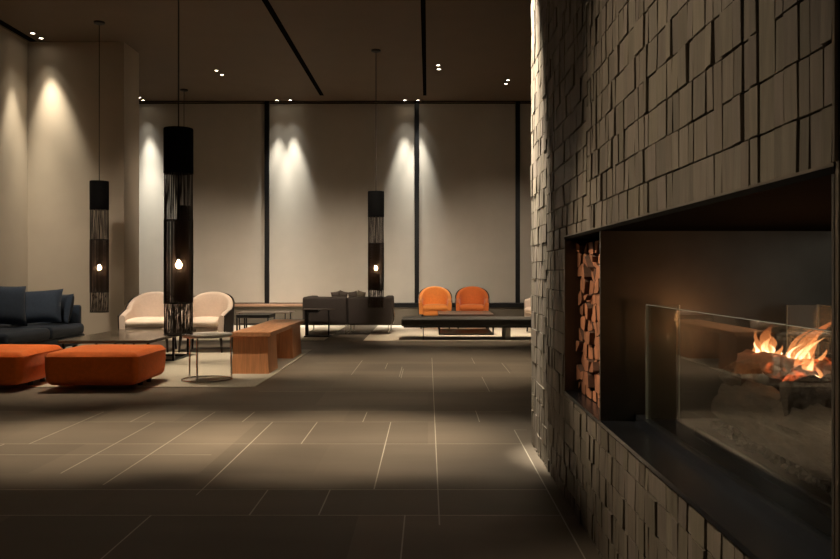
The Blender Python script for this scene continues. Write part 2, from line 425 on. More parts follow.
for a, b, lab in BL:
    t = thing('roller_blind', lab, 'blind', ((a+b)/2, 16.98, .45), 0, 'roller blinds across the window band')
    hw = (b-a)/2
    bm = BM()
    # fabric hangs with the slightest belly
    n = 24; pr = []
    for i in range(n+1):
        row = []
        for j in range(9):
            u = -1 + 2*i/n
            y = .004*math.sin(u*9+a) + .003*math.sin(j*.9)
            row.append((bm.verts.new((u*hw, y-.002, .02+j*(CEIL-.45-.05)/8)), bm.verts.new((u*hw, y+.002, .02+j*(CEIL-.45-.05)/8))))
        pr.append(row)
    for i in range(n):
        for j in range(8):
            bm.faces.new([pr[i][j][0], pr[i+1][j][0], pr[i+1][j+1][0], pr[i][j+1][0]])
            bm.faces.new([pr[i][j][1], pr[i][j+1][1], pr[i+1][j+1][1], pr[i+1][j][1]])
    obj('fabric', bm, BLIND, t, True)
    bm = BM(); box(bm, -hw, hw, -.008, .008, 0, .03, bev=.003); obj('bottom_rail', bm, BLIND, t)

# ------------------------------------------------------------------ tiled fireplace wall
WX = .63; WT = 1.51          # front and rear planes
OY0, OY1, OZ0, OZ1 = 1.295, 3.86, .50, 1.215
WY0, WY1 = .35, 5.19
rnd = random.Random(11)
bm = BM(); tl = bm.loops.layers.float_color.new('tone')
# core, four blocks round the opening
for a in ((OY1, WY1, 0, CEIL), (WY0, OY0, 0, CEIL), (OY0, OY1, 0, OZ0), (OY0, OY1, OZ1, CEIL)):
    for f in box(bm, WX+.03, WT, a[0], a[1], a[2], a[3], mi=1): paint([f], 1)
def tile(y0, y1, z0, z1):
    g = .0024
    d = rnd.choice((0, 0, .001, .002, .003, .004, .006))
    ty = rnd.uniform(-.0012, .0012); tz = rnd.uniform(-.001, .0015)
    x = WX + .009 - d
    y0 += g; y1 -= g; z0 += g; z1 -= g
    if y1-y0 < .01 or z1-z0 < .01: return
    P = [(x-ty-tz, y0, z0), (x+ty-tz, y1, z0), (x+ty+tz, y1, z1), (x-ty+tz, y0, z1)]
    Fv = [bm.verts.new(p) for p in P]; Bv = [bm.verts.new((WX+.019, p[1], p[2])) for p in P]
    v = rnd.uniform(.76, 1.14); vv = (v, v*rnd.uniform(.97, 1.02), v*rnd.uniform(.94, 1.03), 1)
    fs = [bm.faces.new(Fv)] + [bm.faces.new((Fv[i], Bv[i], Bv[(i+1) % 4], Fv[(i+1) % 4])) for i in range(4)]
    for f in fs:
        for lp in f.loops: lp[tl] = vv
def clip(y0, y1, z0, z1):
    # cut away what falls in the opening
    if y1 <= OY0 or y0 >= OY1 or z1 <= OZ0 or z0 >= OZ1: return tile(y0, y1, z0, z1)
    if y0 < OY0: tile(y0, OY0, z0, z1)
    if y1 > OY1: tile(OY1, y1, z0, z1)
    a, b = max(y0, OY0), min(y1, OY1)
    if z0 < OZ0: tile(a, b, z0, OZ0)
    if z1 > OZ1: tile(a, b, OZ1, z1)
y = WY1
cols = []
while y > WY0:
    # a panel of a few columns shares its course heights
    off = rnd.choice((0, 0, 0, 0, .05))
    for _ in range(rnd.randint(4, 10)):
        wd = rnd.choice((.04, .05, .05, .06, .075, .095))
        cols.append((max(WY0, y-wd), y, off)); y -= wd
        if y <= WY0: break
for y0, y1, off in cols:
    z = -.1 + off + (.015)
    while z < CEIL:
        h = .1
        if rnd.random() < .03: h = .2
        if y1 > y0 + .02: clip(y0, y1, max(0, z), min(CEIL, z+h))
        z += h
# the end of the wall, tiled too
yy = WX + .03
struct('wall_right', bm, [TILE, TILEC])

# fireplace: steel lining, ledge, glass, log burner
fp = thing('fireplace', 'long see-through steel fireplace with glass screen set in the tiled wall', 'fireplace', (0, 0, 0))
def part(name, m, parent, *boxes, bev=0., smooth=False):
    bm = BM()
    for b in boxes: box(bm, *b, bev=bev)
    return obj(name, bm, m, parent, smooth)
part('lintel_lining', mat('soot_black', (.007, .006, .005), .95, var=.2, spec=.05), fp, (WX-.004, WT, OY0, OY1, OZ1-.012, OZ1+.0))
part('hearth_ledge', LEDGE, fp, (WX-.006, WT, OY0, OY1, OZ0-.002, OZ0+.012))
part('jamb_plate', STEEL, fp, (WX-.004, WT, OY1-.012, OY1, OZ0+.012, OZ1-.012))
part('jamb_plate', STEEL, fp, (WX-.004, WT, OY0, OY0+.008, OZ0+.012, OZ1-.012))
DIV = 3.06
part('divider_plate', STEEL, fp, (WX-.002, WT, DIV, DIV+.014, OZ0+.012, OZ1-.012))
part('niche_back', STEEL, fp, (1.08, 1.10, DIV+.014, OY1-.012, OZ0+.012, OZ1-.012))
fr = part('opening_frame', TRIM, fp, (WX-.003, WX+.012, OY0-.004, OY1+.006, OZ1-.006, OZ1+.006), (WX-.003, WX+.012, OY0-.004, OY1+.006, OZ0-.005, OZ0+.004), (WX-.003, WX+.012, OY0-.012, OY0+.004, OZ0-.005, OZ1+.006), (WX-.003, WX+.012, OY1-.002, OY1+.006, OZ0-.005, OZ1+.006))
fr['label'] = 'thin bright steel edge round the opening'
# glass screens: long front pane with a short return, and the same at the rear
GX, GR, GY0, GY1, GZ0, GZ1 = .77, 1.37, 1.40, 2.95, .537, .938
part('screen_rail', LEDGE, fp, (GX-.018, GX+.012, OY0+.015, DIV, OZ0+.012, GZ0))
part('screen_rail', LEDGE, fp, (GR-.012, GR+.018, OY0+.015, DIV, OZ0+.012, GZ0))
for gx, s in ((GX, 1), (GR, -1)):
    gp = part('glass_pane', GLASS, fp, (gx-.004, gx+.004, GY0, GY1, GZ0, GZ1))
    e = part('pane_edge', GLASSE, gp, (gx-.0042, gx+.0042, GY0, GY1, GZ1, GZ1+.0016), (gx-.0042, gx+.0042, GY1, GY1+.003, GZ0, GZ1))
    a, b = sorted((gx+.004*s, gx+.11*s))
    rp_ = part('return_pane', GLASSR, fp, (a, b, GY1-.008, GY1, GZ0, GZ1))
    a, b = sorted((gx+.11*s, gx+.113*s))
    part('pane_edge', GLASSE, rp_, (a, b, GY1-.008, GY1, GZ0, GZ1))
part('firebox_floor', BLACK, fp, (GX+.012, GR-.012, OY0+.015, DIV, OZ0+.012, OZ0+.02))
part('burner_tray', BLACK, fp, (.86, 1.28, 1.45, 2.72, OZ0+.02, OZ0+.055), bev=.008)
bm = BM()
for i in range(900):
    a = rnd.uniform(.89, 1.25); b = rnd.uniform(1.48, 2.69); q = rnd.uniform(.006, .016)
    rot = Matrix.Rotation(rnd.uniform(0, 3), 4, Vector((rnd.random(), rnd.random(), rnd.random()+.1)))
    bmesh.ops.create_icosphere(bm, subdivisions=1, radius=q, matrix=Matrix.Translation((a, b, OZ0+.058+rnd.uniform(0, .012))) @ rot)
e = obj('ash_bed', bm, ASH, fp); e['kind'] = 'stuff'
# vertical steel edge strip in the tile wall above the near jamb
bm = BM(); box(bm, WX-.001, WX+.015, 1.300, 1.308, OZ1+.008, CEIL-.02); struct('trim_7', bm, TRIM)

# logs burning
def log(name, label, pts, r, m, lumps=.25, seed=0, seg=10):
    rr = random.Random(seed); bm = BM(); P = [Vector(p) for p in pts]
    n = 28; rings = []
    L = 30
    for i in range(L+1):
        t = i/L * (len(P)-1); k = min(int(t), len(P)-2); f = t-k
        p = P[k].lerp(P[k+1], f); d = (P[-1]-P[0]).normalized()
        a = d.orthogonal().normalized(); b = d.cross(a)
        ring = []
        for j in range(n):
            th = 2*PI*j/n
            q = r*(1 + lumps*noise.noise(Vector((math.cos(th)*1.3+seed, math.sin(th)*1.3, i*.22))) + .16*noise.noise(Vector((math.cos(th)*3.5+seed, math.sin(th)*3.5, i*.35))) + .10*noise.noise(Vector((math.cos(th)*9+seed, math.sin(th)*9, i*.8))))
            q *= (.82 if i in (0, L) else 1)
            ring.append(bm.verts.new(p + (a*math.cos(th)+b*math.sin(th))*q + (d*rr.uniform(-.01, .01) if i in (0, L) else Vector())))
        rings.append(ring)
    for a, b in zip(rings, rings[1:]):
        for j in range(n): bm.faces.new((a[j], a[(j+1) % n], b[(j+1) % n], b[j]))
    bm.faces.new(rings[0][::-1]); bm.faces.new(rings[-1])
    base = Vector((P[0]+P[-1])/2); base.z = min(p.z for p in P)-r
    bmesh.ops.translate(bm, verts=bm.verts[:], vec=-base)
    o = obj(name, bm, m, None, True, base)
    tag(o, label, 'log', 'logs in the fire'); return o
log('burning_log', 'big charred log lying lowest at the front of the fire behind the glass', [(.935, 1.50, .665), (.93, 2.05, .655), (.945, 2.58, .66)], .075, CHAR, .25, 1)
log('burning_log', 'big charred log lying lowest at the rear of the fire', [(1.20, 1.55, .665), (1.21, 2.1, .66), (1.20, 2.62, .67)], .075, CHAR, .25, 2)
log('burning_log', 'charred log across the left end of the fire, its end towards the glass', [(.90, 2.52, .735), (1.06, 2.55, .742), (1.24, 2.58, .735)], .045, CHAR, .3, 3)
log('burning_log', 'glowing log on top of the pile under the left flame', [(.98, 2.62, .775), (1.05, 2.45, .772), (1.10, 2.22, .775)], .034, EMBER, .35, 4)
log('burning_log', 'glowing log crossing the pile under the middle flame', [(1.20, 2.5, .765), (1.07, 2.33, .770), (.95, 2.2, .745)], .034, EMBER, .35, 5)
log('burning_log', 'rounded charred log nearest the right jamb at the front of the fire', [(.885, 2.10, .725), (1.0, 2.06, .740), (1.2, 2.0, .74)], .055, CHAR, .3, 6)
log('burning_log', 'upper log leaning at the right rear of the fire', [(1.22, 2.35, .80), (1.18, 2.05, .82), (1.16, 1.72, .80)], .055, EMBER, .3, 7)
log('burning_log', 'charred log in the middle of the fire bed between the two big ones', [(1.07, 1.6, .64), (1.07, 2.1, .64), (1.07, 2.6, .63)], .055, CHAR, .3, 8)

def flame(name, label, base, h, r, lean, seed):
    t = thing(name, label, 'flame', base, 0, 'flames of the fire')
    for nm, m, k in (('outer_flame', FL_OUT, 1.), ('flame_core', FL_IN, .62)):
        bm = BM(); rr = random.Random(seed)
        tongues = [(0, 0, 1.0, .72), (.75, .5, .72, .5), (-.7, -.5, .62, .52), (.35, -.9, .48, .45), (-.35, .9, .80, .42)]
        for ox, oy, hh, rs in tongues:
            rings = []; n = 12; L = 14
            for i in range(L+1):
                s = i/L
                q = r*k*rs*(.6+.8*s)*(1-s)**1.05*1.5*(1+.18*math.sin(9*s+ox*7+seed)) if s < 1 else 0
                if i == 0: q *= .8
                cx = ox*r*(1-.35*s) + lean[0]*s*s*h*hh*k + .45*r*s*math.sin(s*6+seed+ox*4); cy = oy*r*2*(1-.2*s) + lean[1]*s*s*h*hh*k + .2*r*math.sin(s*4+seed*2)
                z = s*h*hh*(k if k == 1 else .66)
                rings.append([bm.verts.new((cx + q*math.cos(2*PI*j/n), cy + q*1.1*math.sin(2*PI*j/n), z)) for j in range(n)] if q > 1e-6 else [bm.verts.new((cx, cy, z))])
            for a, b in zip(rings, rings[1:]):
                for j in range(n):
                    if len(b) == 1: bm.faces.new((a[j], a[(j+1) % n], b[0]))
                    else: bm.faces.new((a[j], a[(j+1) % n], b[(j+1) % n], b[j]))
            bm.faces.new(rings[0][::-1])
        obj(nm, bm, m, t, True)
flame('flame', 'broad low flame at the left end of the log fire', (1.07, 2.66, .765), .125, .036, (.2, .25), 1)
flame('flame', 'tallest flame leaning right in the middle of the log fire', (1.07, 2.44, .750), .185, .036, (.35, -.65), 2)
flame('flame', 'upright flame nearest the right jamb of the log fire', (1.03, 2.27, .738), .135, .026, (.05, .1), 3)
pl = bpy.data.lights.new('fire_light', 'POINT'); pl.energy = .5; pl.color = (1, .42, .14); pl.shadow_soft_size = .06
po = bpy.data.objects.new('fire_light', pl); C.objects.link(po); po.location = (1.08, 2.42, .86)

# firewood stacked in the niche
rnd = random.Random(21)
ORD = ['first', 'second', 'third', 'fourth', 'fifth', 'sixth', 'seventh', 'eighth', 'ninth', 'tenth', 'eleventh', 'twelfth', 'thirteenth', 'fourteenth', 'fifteenth', 'sixteenth']
NY0, NY1, NZ0, NZ1 = DIV+.018, OY1-.016, OZ0+.014, OZ1-.02
nr, nc = 12, 8
G = {}
for i in range(nr+1):
    for j in range(nc+1):
        yy = NY0 + (NY1-NY0)*j/nc; zz = NZ0 + (NZ1-NZ0)*i/nr
        if 0 < j < nc: yy += rnd.uniform(-.026, .026)
        if 0 < i < nr: zz += rnd.uniform(-.017, .017)
        if i == nr: zz -= rnd.uniform(0, .02)
        G[i, j] = Vector((0, yy, zz))
def firewood(poly, label):
    c = sum(poly, Vector())/len(poly)
    P = [c + (p-c)*.972 for p in poly]
    # cut corners a little
    Q = []
    for k in range(len(P)):
        p, a, b = P[k], P[k-1], P[(k+1) % len(P)]
        Q += [p.lerp(a, .14), p.lerp(b, .14)]
    x0 = .675 + rnd.uniform(0, .035); x1 = x0 + rnd.uniform(.30, .36)
    bm = BM(); tl = bm.loops.layers.float_color.new('tone')
    t = rnd.uniform(.7, 1.3)
    rings = []
    for s in range(5):
        x = x0 + (x1-x0)*s/4; k = 1 if s else .96
        rings.append([bm.verts.new((x - .85, c.y*0 + (p.y-c.y)*k*(1+.05*noise.noise(Vector((s, p.y*30, p.z*30)))) , (p.z-c.z)*k)) for p in Q])
    for a, b in zip(rings, rings[1:]):
        for j in range(len(Q)):
            f = bm.faces.new((a[j], a[(j+1) % len(Q)], b[(j+1) % len(Q)], b[j])); f.material_index = 1
    bm.faces.new(rings[0]).material_index = 0; bm.faces.new(rings[-1][::-1]).material_index = 0
    for f in bm.faces:
        for lp in f.loops: lp[tl] = (t, t*rnd.uniform(.97, 1.03), t, 1)
    o = obj('firewood_log', bm, [LOGEND, LOGBARK], None, False, (.85, c.y, c.z))
    tag(o, label, 'log', 'firewood stacked in the wall niche')
for i in range(nr):
    row = []
    for j in reversed(range(nc)):
        a, b, c_, d = G[i, j], G[i, j+1], G[i+1, j+1], G[i+1, j]
        if rnd.random() < .32:
            if rnd.random() < .5: row += [[b, c_, d], [a, b, d]] 
            else: row += [[b, c_, a], [a, c_, d]]
        else: row.append([a, b, c_, d])
    for n_, p in enumerate(row):
        rown = 'bottom row' if i == 0 else ('top row' if i == nr-1 else ORD[i] + ' row up')
        firewood(p, 'split firewood log, %s from left in the %s of the niche stack' % (ORD[n_], rown))

# ------------------------------------------------------------------ rugs
def rug(name, label, x0, x1, y0, y1, m, th=.008):
    bm = BM(); box(bm, x0, x1, y0, y1, .0008, th, bev=.002); tag(obj(name, bm, m), label, 'rug')
rug('area_rug', 'taupe rug under the wooden bench, round table and orange ottomans', -4.6, -1.585, 7.70, 11.45, RUG)
rug('area_rug', 'ivory rug on the left under the taupe sofa and black tables', -4.3, -1.62, 13.05, 16.7, RUGW)
rug('area_rug', 'ivory rug on the right under the orange armchairs and black daybed', -1.0, 3.4, 12.95, 16.75, RUGW)
RT = .008

# ------------------------------------------------------------------ orange ottomans
def ottoman(label, x0, x1, y0, y1, seed):
    cx, cy = (x0+x1)/2, (y0+y1)/2
    t = thing('ottoman', label, 'ottoman', (cx, cy, 0), 0, 'orange ottomans')
    sx, sy = x1-x0, y1-y0
    bm = BM()
    def tp(o, u):  # base drawn in a little
        k = 1 - .02*max(0, -u[2])
        return (o.x*k, o.y*k, o.z)
    rbox(bm, (0, 0, .200), (sx, sy, .290), .055, (.015, .015, .020), m=14, lump=.006, taper=tp)
    b = obj('upholstery', bm, ORANGE, t, True)
    bm = BM(); z = .306; pts = []
    hx, hy, r = sx/2+.004, sy/2+.004, .06
    for (ax, ay, st) in ((hx-r, hy-r, 0), (-hx+r, hy-r, 90), (-hx+r, -hy+r, 180), (hx-r, -hy+r, 270)):
        for k in range(7): a = R(st+15*k); pts.append((ax+(r+.002)*math.cos(a)*1.0, ay+(r+.002)*math.sin(a), z))
    path_tube(bm, pts, .0045, 6, True); obj('piping', bm, ORANGE, b, True)
    for a in (-1, 1):
        for c in (-1, 1):
            bm = BM(); tube(bm, (a*(sx/2-.1), c*.12 + .08, RT), (a*(sx/2-.1), c*.12 + .08, .075), .022, .026, 12)
            obj('foot', bm, BLACKP, t, True)
ottoman('orange upholstered ottoman on the right, in front of the dark coffee table', -3.40, -2.575, 7.42, 8.28, 1)
ottoman('orange upholstered ottoman on the left, cut by the picture edge below the navy sofa', -4.46, -3.60, 7.42, 8.30, 2)

# ------------------------------------------------------------------ navy sofa
t = thing('sofa', 'navy blue fabric sofa along the left wall', 'sofa', (-5.15, 10.2, 0))
bm = BM(); rbox(bm, (0, .05, .17), (1.06, 2.16, .14), .03, m=6); obj('base', bm, NAVY, t, True)
for nm, (cy, ly) in (('a', (-.46, 1.09)), ('b', (.59, .99))):
    bm = BM(); rbox(bm, (.02, cy, .305), (1.04, ly, .15), .05, (.012, .006, .014), m=12, lump=.007); obj('seat_cushion', bm, NAVY, t, True)
bm = BM(); rbox(bm, (-.45, .05, .44), (.16, 2.2, .44), .05, (0, 0, .01), m=8); obj('backrest', bm, NAVY, t, True)
bm = BM(); rbox(bm, (-.03, 1.13, .38), (.99, .10, .48), .03, m=8); obj('armrest', bm, NAVY, t, True)
for a in (-.42, .42):
    for c in (-.95, 1.05):
        bm = BM(); box(bm, a-.025, a+.025, c-.025, c+.025, 0, .11); obj('leg', bm, BLACK, t)
def cushion(name, label, wd, ht, th, c, rz, tilt, m, cat='cushion', group=None, roll=0, sag=0.):
    bm = BM(); rot = Matrix.Rotation(rz, 3, 'Z') @ Matrix.Rotation(tilt, 3, 'X') @ Matrix.Rotation(roll, 3, 'Y')
    pillow(bm, wd, ht, th, (0, 0, 0), rot, sag=sag)
    zmin = min(v.co.z for v in bm.verts)
    bmesh.ops.translate(bm, verts=bm.verts[:], vec=(0, 0, -zmin))
    tag(obj(name, bm, m, None, True, (c[0], c[1], c[2])), label, cat, group)
cushion('sofa_cushion', 'large navy back cushion at the picture edge on the navy sofa', .66, .51, .24, (-5.25, 10.28, .39), R(48), R(-14), NAVY, group='navy cushions', roll=R(4))
cushion('sofa_cushion', 'square navy cushion in the middle of the navy sofa', .60, .46, .20, (-4.98, 10.72, .39), R(8), R(-24), NAVY, group='navy cushions', roll=R(-4))
cushion('sofa_cushion', 'navy cushion farthest back against the sofa arm', .46, .40, .15, (-4.84, 11.10, .388), R(-38), R(-12), NAVY, group='navy cushions')

# ------------------------------------------------------------------ dark coffee table before the sofa
t = thing('coffee_table', 'low dark coffee table with smoked top behind the orange ottomans', 'table', (-3.47, 9.95, RT))
bm = BM(); box(bm, -.49, .49, -.97, .85, .286, .320, bev=.004); obj('table_top', bm, TABTOP, t)
q = .012
for y in (-.9, 0, .6):
    for x in (-.455, .455):
        bm = BM(); box(bm, x-q, x+q, y-q, y+q, 0, .286); obj('leg', bm, BLACK, t)
    bm = BM(); box(bm, -.455+q, .455-q, y-q, y+q, 0, .02); obj('stretcher', bm, BLACK, t)
for x in (-.455, .455):
    bm = BM(); box(bm, x-q, x+q, q, .6-q, 0, .02); obj('stretcher', bm, BLACK, t)

# ------------------------------------------------------------------ barrel armchairs
def upath(hw, yf, yb, n=40):
    """U in plan: front right -> round the back -> front left; returns point, outward normal, param"""
    pts = []
    L = []
    st = 8
    ymid = yb - hw*.92
    for i in range(st): L.append((hw, yf + (ymid-yf)*i/st))
    for i in range(n+1):
        a = PI*i/n; e = .86
        cx = math.copysign(abs(math.cos(a))**e, math.cos(a)); sy = abs(math.sin(a))**e
        L.append((hw*cx, ymid + (yb-ymid)*sy))
    for i in range(1, st+1): L.append((-hw, ymid + (yf-ymid)*i/st))
    for i, p in enumerate(L):
        a = Vector(L[max(0, i-1)]); b = Vector(L[min(len(L)-1, i+1)]); d = (b-a).normalized()
        pts.append((Vector(p), Vector((d.y, -d.x)), p))
    return pts
def armchair(label, loc, rz, body, seat, group, hw=.34, hb=.79, ha=.56, shellm=DWOOD):
    t = thing('armchair', label, 'armchair', loc, rz, group)
    yf, yb = -.30, .34
    P = upath(hw, yf, yb)
    def top(p):  # height of the rim: low arms, high back
        ymid = yb - hw*.92
        f = min(1, max(0, (p[1]-yf)/(ymid-yf)))
        s = max(0, 1-(p[0]/hw)**2)**.5 if p[1] > ymid else 0
        return ha - .07*(1-f)**1.5 + (hb-ha)*s**.72
    def shell(name, t_in, t_out, z0, dz, m, flare):
        bm = BM(); rings = []
        for p, nrm, raw in P:
            zt = top(raw)+dz; th = t_in+t_out; rr = th/2
            ring = []
            prof = [(-t_in, z0), (-t_in, z0+(zt-z0)*.35), (-t_in, z0+(zt-z0)*.7)]
            for k in range(7):
                a = PI*k/6; prof.append(((t_out-t_in)/2 - rr*math.cos(a), zt - rr + rr*math.sin(a)))
            prof += [(t_out, z0+(zt-z0)*.7), (t_out, z0+(zt-z0)*.35), (t_out, z0)]
            for o, z in prof:
                fl = flare*max(0, (z-.3))/.5
                q = p + nrm*(o+fl); ring.append(bm.verts.new((q.x, q.y, z)))
            rings.append(ring)
        n = len(rings[0])
        for a, b in zip(rings, rings[1:]):
            for k in range(n): bm.faces.new((a[k], a[(k+1) % n], b[(k+1) % n], b[k]))
        bm.faces.new(rings[0][::-1]); bm.faces.new(rings[-1])
        return obj(name, bm, m, t, True)
    shell('backrest', .075, 0, .27, 0, body, .02)
    shell('outer_shell', -.001, .016, .25, -.002, shellm, .02)
    bm = BM(); rbox(bm, (0, -.02, .295), (2*hw-.15, .58, .10), .03, m=6); obj('seat_base', bm, body, t, True)
    bm = BM()
    def tp(o, u): # rounded rear
        y = o.y
        k = 1 - .30*max(0, u[1])**3
        return (o.x*k, y, o.z)
    rbox(bm, (0, -.045, .385), (2*hw-.13, .56, .10), .045, (.01, .012, .022), m=10, taper=tp); obj('seat_cushion', bm, seat, t, True)
    for a in (-1, 1):
        for c, dy in ((-.24, -.02), (.22, .05)):
            bm = BM(); tube(bm, (a*(hw-.05)+a*.015, c+dy, 0), (a*(hw-.06), c, .27), .013, .022, 10)
            obj('leg', bm, DWOOD, t, True)
    return t
armchair('cream barrel armchair on the left of the cream pair, behind the coffee table', (-3.72, 11.25, RT+.001), R(5), CREAM, CREAM2, 'cream armchairs', hw=.32, hb=.785)
armchair('cream barrel armchair on the right of the cream pair, beside the wooden bench', (-2.965, 11.25, RT+.001), R(-3), CREAM, CREAM2, 'cream armchairs', hw=.32, hb=.785)
armchair('amber orange barrel armchair, left of the two in front of the blinds', (.135, 15.95, RT+.001), 0, ORANGE2, ORANGE2, 'orange armchairs', hw=.30, hb=.785)
armchair('deep orange barrel armchair, right of the two in front of the blinds', (.84, 15.95, RT+.001), R(-3), ORANGE3, ORANGE3, 'orange armchairs', hw=.30, hb=.785)
armchair('cream armchair seen side-on at the edge of the tiled wall', (2.07, 14.7, RT+.001), R(-80), CREAM, CREAM2, None, hw=.33, hb=.78, ha=.64)

# ------------------------------------------------------------------ round marble table
t = thing('side_table', 'round marble-topped side table with thin chrome ring base', 'table', (-2.15, 8.17, RT))
bm = BM(); lathe(bm, [(0, .434), (.235, .434), (.243, .438), (.243, .450), (.238, .454), (0, .454)], 48); obj('table_top', bm, MARB, t, True)
bm = BM(); path_tube(bm, [(.236*math.cos(2*PI*k/48), .236*math.sin(2*PI*k/48), .009) for k in range(48)], .009, 8, True); obj('base_ring', bm, CHROME, t, True)
bm = BM(); path_tube(bm, [(.225*math.cos(2*PI*k/48), .225*math.sin(2*PI*k/48), .427) for k in range(48)], .007, 8, True); obj('top_ring', bm, CHROME, t, True)
for a in (262, 150, 18):
    c, s = math.cos(R(a)), math.sin(R(a))
    bm = BM(); tube(bm, (.234*c, .234*s, .010), (.226*c, .226*s, .427), .009, n=10); obj('leg', bm, CHROME, t, True)

# ------------------------------------------------------------------ wooden bench
t = thing('bench', 'reddish oak plank bench with two solid slab legs', 'bench', (-1.825, 9.84, RT))
bm = BM(); box(bm, -.205, .205, -1.19, 1.20, .385, .432, bev=.004); obj('seat', bm, OAK, t)
def slab_leg(y0, y1):
    bm = BM(); n = 8; prev = None
    for i in range(n+1):
        s = i/n; z = .385*s; fl = .014*(1-s)**2
        x0, x1 = -.195-fl, .165+fl
        ya, yb = y0 - .012*(1-s)**2, y1 + .012*(1-s)**2
        # front face scooped: a shallow hollow down the middle
        ring = []
        for k in range(9):
            u = k/8; hol = .03*math.sin(PI*u)**2*(1-.4*s)
            ring.append(bm.verts.new((x0+(x1-x0)*u, ya+hol*0, z)))
        for k in range(9):
            u = 1-k/8; ring.append(bm.verts.new((x0+(x1-x0)*u, yb, z)))
        if prev:
            m = len(ring)
            for k in range(m): bm.faces.new((prev[k], prev[(k+1) % m], ring[(k+1) % m], ring[k]))
        else: bm.faces.new(ring[::-1])
        prev = ring
    bm.faces.new(prev)
    obj('leg', bm, OAKV, t)
slab_leg(-1.14, -.64); slab_leg(.42, 1.08)

# ------------------------------------------------------------------ pendants
def threads(bm, r, z0, z1, n, wdt, tilt, rr, jitter=0.):
    for i in range(n):
        a0 = 2*PI*(i + rr.uniform(-jitter, jitter))/n; a1 = a0 + rr.uniform(-tilt, tilt)
        ring = []
        for a, z in ((a0, z0), ((a0+a1)/2, (z0+z1)/2), (a1, z1)):
            rad = r * (1 if z in (z0, z1) else 1 - (1-math.cos((a1-a0)/2)))
            c = Vector((rad*math.cos(a), rad*math.sin(a), z)); tn = Vector((-math.sin(a), math.cos(a), 0)); nn = Vector((math.cos(a), math.sin(a), 0))
            ring.append([bm.verts.new(c + tn*wdt/2), bm.verts.new(c + nn*wdt*.45), bm.verts.new(c - tn*wdt/2)])
        for p, q in zip(ring, ring[1:]):
            for k in range(3): bm.faces.new((p[k], p[(k+1) % 3], q[(k+1) % 3], q[k]))
def hoop(bm, r, z, rad=.004): path_tube(bm, [(r*math.cos(2*PI*k/40), r*math.sin(2*PI*k/40), z) for k in range(40)], rad, 6, True)
def make_pendant(label, loc, group):
    t = thing('pendant_lamp', label, 'pendant lamp', loc, 0, group); rr = random.Random(3)
    H = 1.805; r = .122; ztop = CEIL-.508
    bm = BM(); lathe(bm, [(r, 1.41), (r+.004, 1.412), (r+.004, H-.006), (r, H), (.02, H+.002), (.02, H-.006), (r-.004, H-.010), (r-.004, 1.412), (r, 1.41)], 40); obj('top_sleeve', bm, CANVAS, t, True)
    bm = BM(); threads(bm, r-.003, 1.00, 1.412, 96, .0052, .10, rr, .5); obj('upper_threads', bm, THREAD, t)
    bm = BM(); threads(bm, r, .28, 1.00, 116, .0060, .012, rr, .2); obj('middle_threads', bm, THREAD, t)
    bm = BM(); threads(bm, r-.003, .006, .28, 96, .0052, .22, rr, .5); obj('lower_threads', bm, THREAD, t)
    for z in (.006, .28, 1.0): 
        bm = BM(); hoop(bm, r, z, .005); obj('hoop', bm, BLACKP, t, True)
    bm = BM(); tube(bm, (0, 0, .70), (0, 0, H-.004), .006, n=8); tube(bm, (0, 0, .655), (0, 0, .72), .018, .02, 14); lh = obj('lamp_holder', bm, BLACK, t, True)
    bm = BM(); lathe(bm, [(0, .582), (.010, .584), (.020, .591), (.027, .602), (.029, .611), (.027, .622), (.020, .634), (.014, .644), (.012, .655), (0, .657)], 20); obj('bulb', bm, BULB, lh, True)
    bm = BM(); tube(bm, (0, 0, H), (0, 0, ztop-.03), .0055, n=8); obj('cord', bm, BLACKP, t, True)
    bm = BM(); lathe(bm, [(0, ztop-.045), (.02, ztop-.043), (.07, ztop-.025), (.075, ztop-.001), (0, ztop-.001)], 28); obj('ceiling_canopy', bm, BLACKP, t, True)
    return t
P0 = make_pendant('tall black cylinder pendant, largest and nearest, hanging before the cream armchairs', (-2.18, 7.34, .508), 'black thread pendants')
for lab, loc in (('tall black cylinder pendant leftmost, glowing beside the beige pier', (-4.52, 11.55, .508)),
                 ('tall black cylinder pendant rightmost, hanging in front of the taupe sofa', (-.805, 13.0, .508)),
                 ('black pendant hidden behind the nearest pendant, only its cord and canopy showing', (-4.59, 15.8, .508))):
    c = dup(P0); c.location = loc; c['label'] = lab

# ------------------------------------------------------------------ taupe sofa seen from behind
t = thing('sofa', 'taupe two-module sofa seen from behind with chrome legs', 'sofa', (-1.37, 14.75, RT))
for a in (-1, 1):
    x0, x1 = (-.755, -.003) if a < 0 else (.003, .755)
    cx = (x0+x1)/2; wd = x1-x0
    bm = BM(); rbox(bm, (cx, -.44, .40), (wd, .20, .47), .035, (.004, .006, .004), m=6); obj('backrest', bm, BROWNS, t, True)
    bm = BM(); rbox(bm, (cx + (-1)*a*0, .10, .255), (wd, .88, .16), .03, m=5); obj('seat_base', bm, BROWNS, t, True)
    bm = BM(); rbox(bm, (cx - a*.07, .10, .375), (wd-.15, .86, .12), .04, (0, 0, .012), m=8); obj('seat_cushion', bm, BROWNS, t, True)
    bm = BM(); rbox(bm, (a*.685, .09, .40), (.14, .86, .47), .035, (.003, 0, .004), m=6); obj('armrest', bm, BROWNS, t, True)
    # chrome sled: two uprights and a floor runner
    for xx in ((a*.03), (a*.70)):
        bm = BM(); path_tube(bm, [(xx, -.50, .18), (xx, -.505, .05), (xx, -.49, .018), (xx, -.45, .010), (xx, 0, .010), (xx, .42, .010), (xx, .46, .018), (xx, .475, .05), (xx, .47, .18)], .010, 8); obj('leg', bm, CHROME, t, True)
bm = BM(); path_tube(bm, [(.768, -.36, .44), (.782, -.36, .40), (.785, -.36, .30), (.782, -.36, .22), (.768, -.36, .18)], .010, 8); obj('side_handle', bm, CHROME, t, True)
